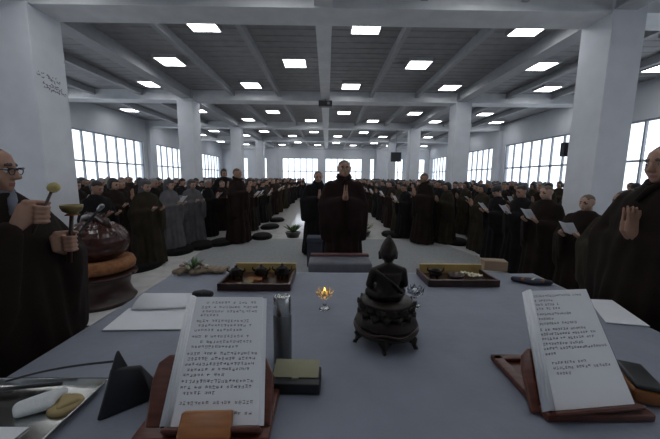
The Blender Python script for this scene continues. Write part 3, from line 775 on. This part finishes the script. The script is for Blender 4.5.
b = B(); hull(b, S(a + Vector((0, 0, -.007)), .018), S(c, .022), S(a + Vector((.015, -.02, -.012)), .013), S(c + Vector((.012, -.025, -.008)), .013)); hull(b, S(c, .02), S(c + Vector((.01, .03, -.006)), .014))
o = remesh(obj('hand_towel', b, M['white']), .004, 2); tag(o, 'rolled white hand towel lying in the steel tray', 'towel')
a = onz(66, 404, TZ + .014)
b = B(); hull(b, RING(.048, .045, -.008), RING(.044, .04, .006)); hull(b, S((-.02, .02, .006), .012), S((.03, .01, .006), .010), S((0, -.02, .004), .01)); o = obj('ochre_cloth', b, M['ycloth'], None, True, a); tag(o, 'folded ochre cloth in the steel tray against the towel', 'cloth')
b = B(); slab(b, [(-1.115, .66, TZ + .010), (-.85, .66, TZ + .010), (-.845, .775, TZ + .010), (-1.115, .775, TZ + .010)], .003); tag(obj('paper_sheet', b, M['paper']), 'white paper lying in the steel tray in front of the towel', 'paper')
b = B(); tube(b, [onz(-15, 391, TZ + .03), onz(62, 383.5, TZ + .03)], .006); tag(obj('chopstick', b, M['black'], None, True), 'black rod laid along the back rim of the steel tray', 'stick')

# papers and booklet behind the first stand
def sheet_on(name, quad, z, th, label, cat, curl=0):
    q = [onz(px, py, z) for px, py in quad]; b = B()
    if curl:
        N = 12; prev = None
        for k in range(N + 1):
            f = k / N; zz = Vector((0, 0, curl * math.sin(math.pi * f) ** .8))
            A = q[0].lerp(q[3], f) + zz; C = q[1].lerp(q[2], f) + zz
            cur = [b.verts.new(v) for v in (A, C, C - Vector((0, 0, th)), A - Vector((0, 0, th)))]
            if prev:
                for i in range(4): b.faces.new((prev[i], prev[(i + 1) % 4], cur[(i + 1) % 4], cur[i]))
            else: b.faces.new(cur)
            prev = cur
        b.faces.new(prev)
    else: slab(b, q, th)
    return tag(obj(name, b, M['paper'], None, bool(curl)), label, cat)
sheet_on('paper_sheet', [(102, 330), (181, 329), (188, 308), (129, 308)], TZ + .004, .003, 'flat white sheet beneath the booklet, behind the first book stand', 'paper')
sheet_on('booklet', [(131, 309), (186, 307), (193, 293), (144, 293)], TZ + .016, .006, 'curled white booklet lying on the flat sheet', 'booklet', .012)
sheet_on('paper_sheet', [(606, 322), (650, 326), (612, 300), (588, 299)], TZ + .005, .004, 'white sheet lying before the praying monk at the table edge', 'paper')
p = onz(203, 297, TZ); t = thing('spectacle_case', 'black rounded case peeping out behind the book of dense print', 'case', p)
b = B(); hull(b, S((-.045, 0, .02), .02), S((.045, 0, .02), .02), S((0, .01, .022), .022)); obj('shell', b, M['black'], t, True)
b = B(); tube(b, [(-.06, -.012, .024), (0, -.016, .027), (.06, -.012, .024)], .002); obj('seam', b, M['dsteel'], t)

# orange wood block, with black top
a = onz(646, 404, TZ)
t = thing('wooden_clapper', 'orange wooden clapper block with a black top beside the second book stand', 'clapper', (a.x + .03, a.y + .06, TZ), R(-24))
b = B(); hull(b, *[S((sx * .036, sy * .07, z), .01) for sx in (-1, 1) for sy in (-1, 1) for z in (.012, .04)]); obj('block', b, M['owood'], t, True)
b = B(); hull(b, *[S((sx * .03, sy * .07, .058), .009) for sx in (-1, 1) for sy in (-1, 1)]); obj('top', b, M['black'], t, True)

# ---- lotus lamps
def lotus_lamp(px, py, lit, label):
    p = onz(px, py, TZ); t = thing('lotus_lamp', label, 'lamp', p, group='glass lotus lamps'); t.scale = (1.15, 1.15, 1.05)
    b = B(); lathe(b, [(0, 0), (.026, 0), (.027, .006), (.012, .012), (.008, .03), (.010, .05), (.016, .062), (.010, .066), (0, .066)], n=20); obj('stem', b, M['crystal'], t, True)
    for ring, (n, r0, r1, h0, h1) in enumerate(((8, .012, .042, .062, .105), (6, .010, .028, .066, .115))):
        b = B()
        for k in range(n):
            a = 2 * math.pi * (k + .5 * ring) / n; d = Vector((math.cos(a), math.sin(a), 0)); s = Vector((-math.sin(a), math.cos(a), 0))
            m_ = d * (r0 + r1) / 2 * 1.15 + Vector((0, 0, (h0 + h1) / 2 - .006))
            hull(b, S(d * r0 + Vector((0, 0, h0)), .004), S(m_ + s * .012, .0025), S(m_ - s * .012, .0025), S(d * r1 + Vector((0, 0, h1)), .0015), S(m_ + d * .006, .003))
        obj('petal_ring', b, M['crystal'], t, True)
    b = B(); lathe(b, [(0, .068), (.014, .068), (.015, .095), (0, .096)], n=16); obj('candle', b, M['amber'] if lit else M['paper'], t, True)
    if lit:
        b = B(); hull(b, S((0, 0, .102), .005), S((0, 0, .118), .0012)); obj('flame', b, M['flame'], t, True)
lotus_lamp(324.5, 309, True, 'lit crystal lotus lamp with an amber candle in the middle of the cloth')
lotus_lamp(415, 306, False, 'unlit crystal lotus lamp beside the seated bronze figure')

# ---- seated bronze Buddha on a lotus throne and footed base, seen from behind
p = onz(386, 340, TZ); BS = 1.0
t = thing('buddha_statue', 'dark bronze seated Buddha on a lotus throne seen from behind on the cloth', 'statue', (p.x, p.y + .02, TZ), R(3)); t.scale = (1.1, 1.1, 1.1)
b = B(); lathe(b, [(0, .038), (.10, .038), (.128, .046), (.132, .058), (.124, .066), (.118, .072), (.126, .080), (.122, .092), (.114, .104), (.108, .112), (.10, .118), (0, .118)], n=48); smooth_by_angle(obj('base', b, M['bronze'], t), 50)
b = B(); tube(b, [(.128 * math.cos(a), .128 * math.sin(a), .069 + .006 * math.sin(6 * a)) for a in [2 * math.pi * i / 72 for i in range(73)]], .0045, 6); obj('scroll_band', b, M['dwood'], t, True)
for k in range(6):
    a = 2 * math.pi * (k + .25) / 6; d = Vector((math.cos(a), math.sin(a), 0)); b = B(); s = Vector((-d.y, d.x, 0))
    tube(b, [d * .112 + Vector((0, 0, .056)), d * .128 + Vector((0, 0, .04)), d * .126 + Vector((0, 0, .022)), d * .134 + Vector((0, 0, .008)), d * .142 + Vector((0, 0, .012))], [.014, .013, .010, .0085, .006]); hull(b, S(d * .118 + s * .02 + Vector((0, 0, .044)), .008), S(d * .118 - s * .02 + Vector((0, 0, .044)), .008), S(d * .126 + Vector((0, 0, .025)), .009))
    obj('foot', b, M['bronze'], t, True)
b = B(); lathe(b, [(0, .116), (.098, .116), (.106, .128), (.098, .14), (.104, .165), (.10, .172), (0, .172)], n=40)
for ring, (n, zz, sgn) in enumerate(((14, .128, -1), (14, .150, 1))):
    for k in range(n):
        a = 2 * math.pi * (k + .5 * ring) / n; d = Vector((math.cos(a), math.sin(a), 0)); s = Vector((-d.y, d.x, 0)); c = d * .103 + Vector((0, 0, zz))
        hull(b, S(c + s * .014, .006), S(c - s * .014, .006), S(c + d * .012 + Vector((0, 0, sgn * .014)), .004), S(c + d * .006, .011))
obj('lotus_throne', b, M['bronze'], t, True)
b = B()                                                       # figure faces +y, back to the lens
hull(b, S((-.062, .025, .192), .024), S((.062, .025, .192), .024), S((0, .06, .188), .02), S((-.03, -.02, .195), .028), S((.03, -.02, .195), .028))
hull(b, RING(.052, .036, .18, cy=-.012), RING(.046, .032, .235, cy=-.012)); hull(b, RING(.046, .032, .235, cy=-.012), RING(.058, .034, .285, cy=-.012)); hull(b, S((-.046, -.01, .292), .019), S((.046, -.01, .292), .019), S((0, -.012, .312), .018))
for s in (-1, 1): hull(b, S((s * .058, -.01, .288), .019), S((s * .072, .0, .232), .016)); hull(b, S((s * .072, .0, .232), .016), S((s * .03, .055, .212), .012)); hull(b, S((s * .025, .06, .215), .013), S((-s * .015, .065, .212), .010))
cap(b, (0, -.01, .31), .016, (0, -.006, .34), .015); hull(b, S((0, -.004, .362), .036), S((0, .004, .348), .026)); hull(b, S((0, -.004, .374), .035), S((0, -.004, .402), .022)); hull(b, S((0, -.004, .398), .023), S((0, -.004, .434), .003))
for s in (-1, 1): hull(b, S((s * .037, .0, .365), .005), S((s * .034, .0, .338), .005))
hull(b, S((0, .026, .358), .004), S((0, .03, .350), .005))
o = remesh(obj('figure', b, M['bronze'], t), .0042, 2)
b = B(); tube(b, [(-.055, -.03, .30), (-.02, -.047, .275), (.02, -.05, .245), (.05, -.04, .21)], [.006, .005, .005, .006]); obj('robe_fold', b, M['bronze'], t, True)

# ---- offering trays with burners
def burner(p, r, label, grp, lid=True):
    t = thing('incense_burner', label, 'incense burner', p, group=grp)
    b = B(); lathe(b, [(0, .02), (r * .5, .02), (r * .95, r * .45), (r, r * .75), (r * .8, r * 1.05), (r * .9, r * 1.15), (r * .72, r * 1.15), (r * .6, r * .9), (0, r * .5)], n=24); obj('bowl', b, M['bronze'], t, True)
    for k in range(3):
        a = 2 * math.pi * k / 3 + .5; b = B(); d = Vector((math.cos(a), math.sin(a), 0)); tube(b, [d * r * .5 + Vector((0, 0, .025)), d * r * .7 + Vector((0, 0, .0))], [.011, .007]); obj('leg', b, M['bronze'], t, True)
    for s in (-1, 1):
        b = B(); tube(b, [(s * r * .85, 0, r * .9), (s * r * 1.25, 0, r * 1.15), (s * r * 1.2, 0, r * 1.5)], [.007, .006, .005]); obj('handle', b, M['bronze'], t, True)
    if lid:
        b = B(); lathe(b, [(0, r * 1.1), (r * .8, r * 1.14), (r * .6, r * 1.45), (r * .2, r * 1.6), (r * .22, r * 1.8), (0, r * 1.95)], n=20); obj('lid', b, M['bronze'], t, True)
def tray(nl, nr, fl, fr, label, grp):
    a, b_, c, d = onz(*nl, TZ), onz(*nr, TZ), onz(*fl, TZ), onz(*fr, TZ)
    t = thing('offering_tray', label, 'tray', (0, 0, TZ)); y0, y1 = a.y, 2.20
    x0, x1 = (a.x + c.x * a.y / c.y) / 2 if 0 else a.x, b_.x
    t.location = ((x0 + x1) / 2, (y0 + y1) / 2, TZ); w, h = (x1 - x0) / 2, (y1 - y0) / 2
    b = B(); box(b, -w, w, -h, h, 0, .016, bevel=.004); obj('tray_floor', b, M['dwood'], t)
    for nm, q in (('rim', (-w, w, -h, -h + .018)), ('rim', (-w, -w + .018, -h + .018, h)), ('rim', (w - .018, w, -h + .018, h))):
        b = B(); box(b, *q, .012, .048, bevel=.004); obj(nm, b, M['dwood'], t)
    b = B(); box(b, -w + .02, w - .0, h - .02, h, .012, .085, bevel=.003); o = obj('gilt_board', b, M['gold'], t)
    return t, w, h
t, w, h = tray((217, 291), (291, 290), (232, 268), (294, 268), 'dark wooden offering tray of three bronze burners, behind the flask', 'trays')
L = t.location
for dx, dy, r, lab in ((-.17, .02, .05, 'bronze incense burner at the bouquet end of the tray behind the flask'), (.0, .05, .05, 'middle bronze incense burner on the tray behind the flask'), (.15, .04, .055, 'bronze incense burner at the lotus lamp end of the tray behind the flask')):
    burner(L + Vector((dx, dy, .016)), r, lab, 'incense burners')
b = B(); lathe(b, [(0, 0), (.03, 0), (.035, .02), (.028, .024), (0, .012)]); o = obj('brass_dish', b, M['brass'], None, True, L + Vector((-.055, -.10, .016))); tag(o, 'tiny brass dish at the front of the tray behind the flask', 'dish')
b = B(); hull(b, S((-.02, 0, .008), .007), S((.02, .01, .008), .007)); o = obj('incense_cone', b, M['petal'], None, True, L + Vector((-.12, -.12, .016))); tag(o, 'pale incense piece on the front edge of the tray behind the flask', 'incense')
b = B(); slab(b, [(-.05, -.05, 0), (.05, -.04, 0), (.045, .05, 0), (-.05, .045, 0)], .012); o = obj('folded_cloth', b, M['orange'], None, False, L + Vector((-.03, -.02, .030))); tag(o, 'small folded orange cloth among the burners behind the flask', 'cloth')
t, w, h = tray((428, 287), (498, 286), (417, 267), (490, 265), 'dark wooden offering tray of flowers and a burner, beside the tan box', 'trays')
L = t.location
burner(L + Vector((-.14, .02, .016)), .048, 'low bronze incense burner on the tray beside the tan box', 'incense burners', False)
b = B(); lathe(b, [(0, 0), (.05, 0), (.06, .03), (.052, .03), (.045, .008), (0, .006)]); o = obj('lacquer_dish', b, M['dwood'], None, True, L + Vector((.0, .0, .016))); tag(o, 'dark lacquer dish in the middle of the tray beside the tan box', 'dish')
def flower(p, r, label, m, grp):
    t = thing('flower_head', label, 'flower', p, group=grp)
    for k in range(6):
        a = 2 * math.pi * k / 6; d = Vector((math.cos(a), math.sin(a), 0)); s = Vector((-d.y, d.x, 0)); b = B()
        hull(b, S((0, 0, .006), .003), S(d * r * .6 + s * r * .35 + Vector((0, 0, .012)), .002), S(d * r * .6 - s * r * .35 + Vector((0, 0, .012)), .002), S(d * r + Vector((0, 0, .018)), .002)); obj('petal', b, m, t, True)
    b = B(); hull(b, S((0, 0, .008), r * .25), S((0, 0, .0065), r * .22)); obj('flower_centre', b, M['yellow'], t, True)
for (dx, dy, dz), lab in zip(((.09, .06, .03), (.13, .03, .03), (.16, .0, .03), (.11, -.01, .03)), ('pale flower farthest back on the tray beside the tan box', 'pale flower second from the back on the tray beside the tan box', 'pale flower nearest the tan box on the tray', 'pale flower closest to the dark dish on the tray beside the tan box')):
    flower(L + Vector((dx, dy, dz - .005)), .032, lab, M['petal'], 'pale flowers on the tray')
# tan box and packet
a = onz(497, 271, TZ); t = thing('incense_box', 'tan cardboard box standing on the table corner behind the flower tray', 'box', (a.x, a.y + .05, TZ), R(-12))
b = B(); box(b, -.085, .085, -.05, .05, 0, .075, bevel=.003); obj('box_body', b, M['tan'], t)
b = B(); slab(b, [(-.085, -.05, .077), (.085, -.05, .077), (.085, .05, .077), (-.085, .05, .077)], .002); slab(b, [(-.085, .05, .077), (-.13, .06, .095), (-.13, -.04, .095), (-.085, -.05, .077)], .002); obj('flap', b, M['kraft'], t)
a = onz(535, 285, TZ); t = thing('snack_packet', 'dark packet with orange stripes on the table beyond the second book', 'packet', (a.x, a.y + .04, TZ), R(-20))
b = B(); hull(b, S((-.11, 0, .018), .018), S((.11, 0, .018), .018), S((0, .04, .014), .014), S((0, -.035, .016), .016)); obj('wrapper', b, M['navy'], t, True)
for k, x in enumerate((-.06, .0, .06)):
    b = B(); hull(b, S((x, -.02, .024), .013), S((x + .025, .012, .024), .013)); obj('stripe', b, M['orange'] if k != 1 else M['petal'], t, True)
# bouquet in kraft paper
a = onz(197, 274, TZ); t = thing('bouquet', 'small bouquet in crumpled kraft paper lying on the table corner', 'bouquet', (a.x, a.y, TZ), R(10))
b = B()
for k in range(9):
    x = -.16 + .042 * k; rr2 = random.Random(k); hull(b, S((x, rr2.uniform(-.03, .02), .02), .02), S((x + .04, rr2.uniform(0, .06), .02 + rr2.uniform(0, .02)), .018), S((x + .02, .07, .018), .014))
o = remesh(obj('wrapping', b, M['kraft'], t), .007, 1)
def leafy(t, c, n, L, seed, m=None, spread=.8):
    r = random.Random(seed); b = B()
    for k in range(n):
        a = r.uniform(0, 6.28); e = Vector((math.cos(a) * spread, math.sin(a) * spread, r.uniform(.5, 1.2))).normalized() * L * r.uniform(.6, 1.1); c0 = Vector(c); s = e.cross(Vector((0, 0, 1))).normalized() * L * .13
        mid = c0 + e * .6; hull(b, [c0, c0 + Vector((.001, 0, 0)), mid + s, mid - s, c0 + e - Vector((0, 0, L * .08)), mid + Vector((0, 0, L * .03))])
    return obj('leaves', b, m or M['leaf'], t, True)
leafy(t, (-.03, .02, .03), 16, .12, 5)
for k, (x, y, z) in enumerate(((-.11, .03, .055), (-.06, -.01, .055), (.03, .02, .055), (.07, .0, .05))):
    b = B(); r = random.Random(k)
    for q in range(7): d = Vector((r.uniform(-1, 1), r.uniform(-1, 1), r.uniform(-.2, 1))).normalized() * .014; hull(b, S(Vector((x, y, z)) + d, .009), S(Vector((x, y, z)), .005))
    obj('blossom', b, M['pink'] if k % 2 == 0 else M['petal'], t, True)

# ------------------------------------------------------------------ on the floor beyond the table
d = 3.35; a, c = ond(308, 257, d), ond(373, 257, d); w = (c.x - a.x) / 2; zt = ond(340, 263, d).z
t = thing('kneeling_bench', 'long padded grey kneeling bench behind the altar table, before the middle monk', 'bench', ((a.x + c.x) / 2, d, .012))
zt -= .012
b = B(); box(b, -w, w, 0, .36, zt - .14, zt, bevel=.03); smooth_by_angle(obj('padding', b, M['bench'], t))
b = B(); box(b, -w * .97, w * .99, .29, .365, zt - .01, zt + .03, bevel=.012); smooth_by_angle(obj('edge_roll', b, M['benchred'], t))
b = B(); box(b, -w * .96, w * .96, .03, .33, zt - .2, zt - .14); obj('frame', b, M['dwood'], t)
for sx in (-1, 1):
    for y in (.05, .31): b = B(); box(b, sx * w * .88 - .03, sx * w * .88 + .03, y - .03, y + .03, 0, zt - .2); obj('leg', b, M['dwood'], t)
d = 5.05; a, c = ond(307, 240, d), ond(322, 240, d); zt = ond(315, 238, d).z - .012
t = thing('stool', 'small navy covered stool standing in front of the black-robed attendant', 'stool', ((a.x + c.x) / 2, d, .012))
b = B(); box(b, -.14, .14, 0, .30, zt - .09, zt, bevel=.02); smooth_by_angle(obj('seat', b, M['navy'], t))
b = B(); box(b, -.13, .13, .01, .29, .0, zt - .09, bevel=.01); obj('skirt', b, M['navy'], t)
def pot(px, py, label, fl):
    p = onz(px, py, 0); t = thing('potted_plant', label, 'plant', p)
    b = B(); lathe(b, [(0, 0), (.15, 0), (.2, .12), (.21, .14), (.17, .14), (.15, .1), (0, .1)], n=24); obj('pot', b, M['pot'], t, True)
    leafy(t, (0, 0, .12), 40, .34, px)
    if fl:
        for k in range(9):
            r = random.Random(k + 50); c = Vector((r.uniform(-.2, .2), r.uniform(-.2, .2), r.uniform(.24, .4))); b = B()
            for q in range(6): dd = Vector((r.uniform(-1, 1), r.uniform(-1, 1), r.uniform(-1, 1))).normalized() * .03; hull(b, S(c + dd, .02), S(c, .01))
            obj('blossom', b, M['petal'], t, True)
pot(293, 237, 'low dark pot of green leaves on the aisle floor between monks', False)
pot(363, 236, 'low pot of pale flowers on the aisle beyond the middle monk', True)

# wooden fish on its brocade cushion and stand
fx = Vector((ond(103, 300, 3.6).x, 3.6, 0)); fr = .36
t = thing('fish_stand', 'round dark red stand under the orange brocade cushion', 'stand', fx)
b = B(); lathe(b, [(0, 0), (.34, 0), (.37, .05), (.33, .10), (.30, .2), (.32, .30), (.37, .34), (.38, .38), (.34, .40), (0, .40)], n=40); smooth_by_angle(obj('drum_base', b, M['dwood'], t))
b = B(); tube(b, [(.375 * math.cos(a), .375 * math.sin(a), .36) for a in [2 * math.pi * i / 40 for i in range(41)]], .02); obj('rim', b, M['dwood'], t, True)
b = B(); lathe(b, [(0, .40), (.30, .40), (.37, .43), (.385, .49), (.36, .55), (.30, .57), (.2, .54), (0, .54)], n=40, c=(0, 0, 0)); o = obj('fish_cushion', b, M['orange'], None, True, fx); tag(o, 'orange brocade ring cushion holding up the wooden fish', 'cushion')
t = thing('wooden_fish', 'large carved dark red wooden fish drum on an orange cushion beside the monk with glasses', 'drum', fx + Vector((0, 0, .50)), R(-20))
b = B(); bmesh.ops.create_uvsphere(b, u_segments=64, v_segments=40, radius=1)
for v in b.verts:
    c = v.co; th = math.atan2(c.y, c.x)
    sc_ = 1 + .09 * max(0, c.z) * (abs(math.sin(9 * th)) * abs(math.sin(14 * math.asin(max(-1, min(1, c.z)))))) ** .5
    c.x *= .345 * sc_; c.y *= .33 * sc_; c.z = .26 + c.z * .25 * sc_
    if abs(c.z - .22) < .02 and c.y < -.05: c.y *= .86; c.x *= .94
fo = obj('drum_body', b, M['fishwood'], t, True)
b = B(); tube(b, [(-.2, 0, .46), (-.17, 0, .54), (-.05, 0, .575), (.08, 0, .565), (.18, 0, .52), (.2, 0, .45)], [.05, .045, .04, .04, .045, .05], 12)
for k in range(6): hull(b, S((-.15 + .06 * k, 0, .58 + .01 * math.sin(k)), .025), S((-.15 + .06 * k + .02, 0, .615), .006))
obj('dragon_handle', b, M['dwood'], t, True)
for s in (-1, 1):
    b = B(); hull(b, S((s * .15, -.24, .40), .04), S((s * .13, -.27, .41), .025)); obj('carved_eye', b, M['dwood'], t, True)
# stand microphone beside the fish
mp = ond(70, 243, 2.75); me = ond(102, 206, 2.75)
t = thing('microphone_stand', 'black boom microphone stand reaching over the wooden fish', 'microphone stand', (mp.x, mp.y, 0))
b = B(); tube(b, [(0, 0, .03), (0, 0, mp.z)], .012); obj('pole', b, M['black'], t, True)
for k in range(3):
    a = 2 * math.pi * k / 3 + .4; b = B(); tube(b, [(0, 0, .12), (.3 * math.cos(a), .3 * math.sin(a), .012)], .011); obj('leg', b, M['black'], t, True)
rel = me - mp; b = B(); tube(b, [Vector((0, 0, mp.z)) - rel * .15, Vector((0, 0, mp.z)) + rel * .9], .011); obj('boom', b, M['black'], t, True)
b = B(); hull(b, S(Vector((0, 0, mp.z)) + rel * .9, .017), S(Vector((0, 0, mp.z)) + rel, .022)); obj('microphone', b, M['dsteel'], t, True)
b = B(); hull(b, S((0, 0, mp.z), .03), S((0, 0, mp.z - .03), .022)); obj('clutch', b, M['black'], t, True)

# ------------------------------------------------------------------ daylight
w = bpy.data.worlds.new('world'); SC.world = w; w.use_nodes = True
nt = w.node_tree; bg = nt.nodes['Background']
bg.inputs['Color'].default_value = (.90, .95, 1, 1); bg.inputs['Strength'].default_value = 2.6
def portal(loc, rot, sx, sy):
    l = bpy.data.lights.new('daylight_portal', 'AREA'); l.shape = 'RECTANGLE'; l.size = sx; l.size_y = sy; l.cycles.is_portal = True
    o = bpy.data.objects.new('daylight_portal', l); COL.objects.link(o); o.location = loc; o.rotation_euler = rot
for a, c in zip(LINES, LINES[1:]):
    portal((xl - .12, (a + c) / 2, (ZS + ZT) / 2), (0, R(-90), 0), ZT - ZS, c - a - 1.24)
    portal((xr + .12, (a + c) / 2, (ZS + ZT) / 2), (0, R(90), 0), ZT - ZS, c - a - 1.24)
portal((X0, YF + .15, (ZS + ZT) / 2), (R(-90), 0, 0), 20, ZT - ZS)

vs = SC.view_settings; vs.view_transform = 'Standard'; vs.look = 'None'; vs.gamma = 1; vs.use_curve_mapping = False; vs.exposure = -0.3
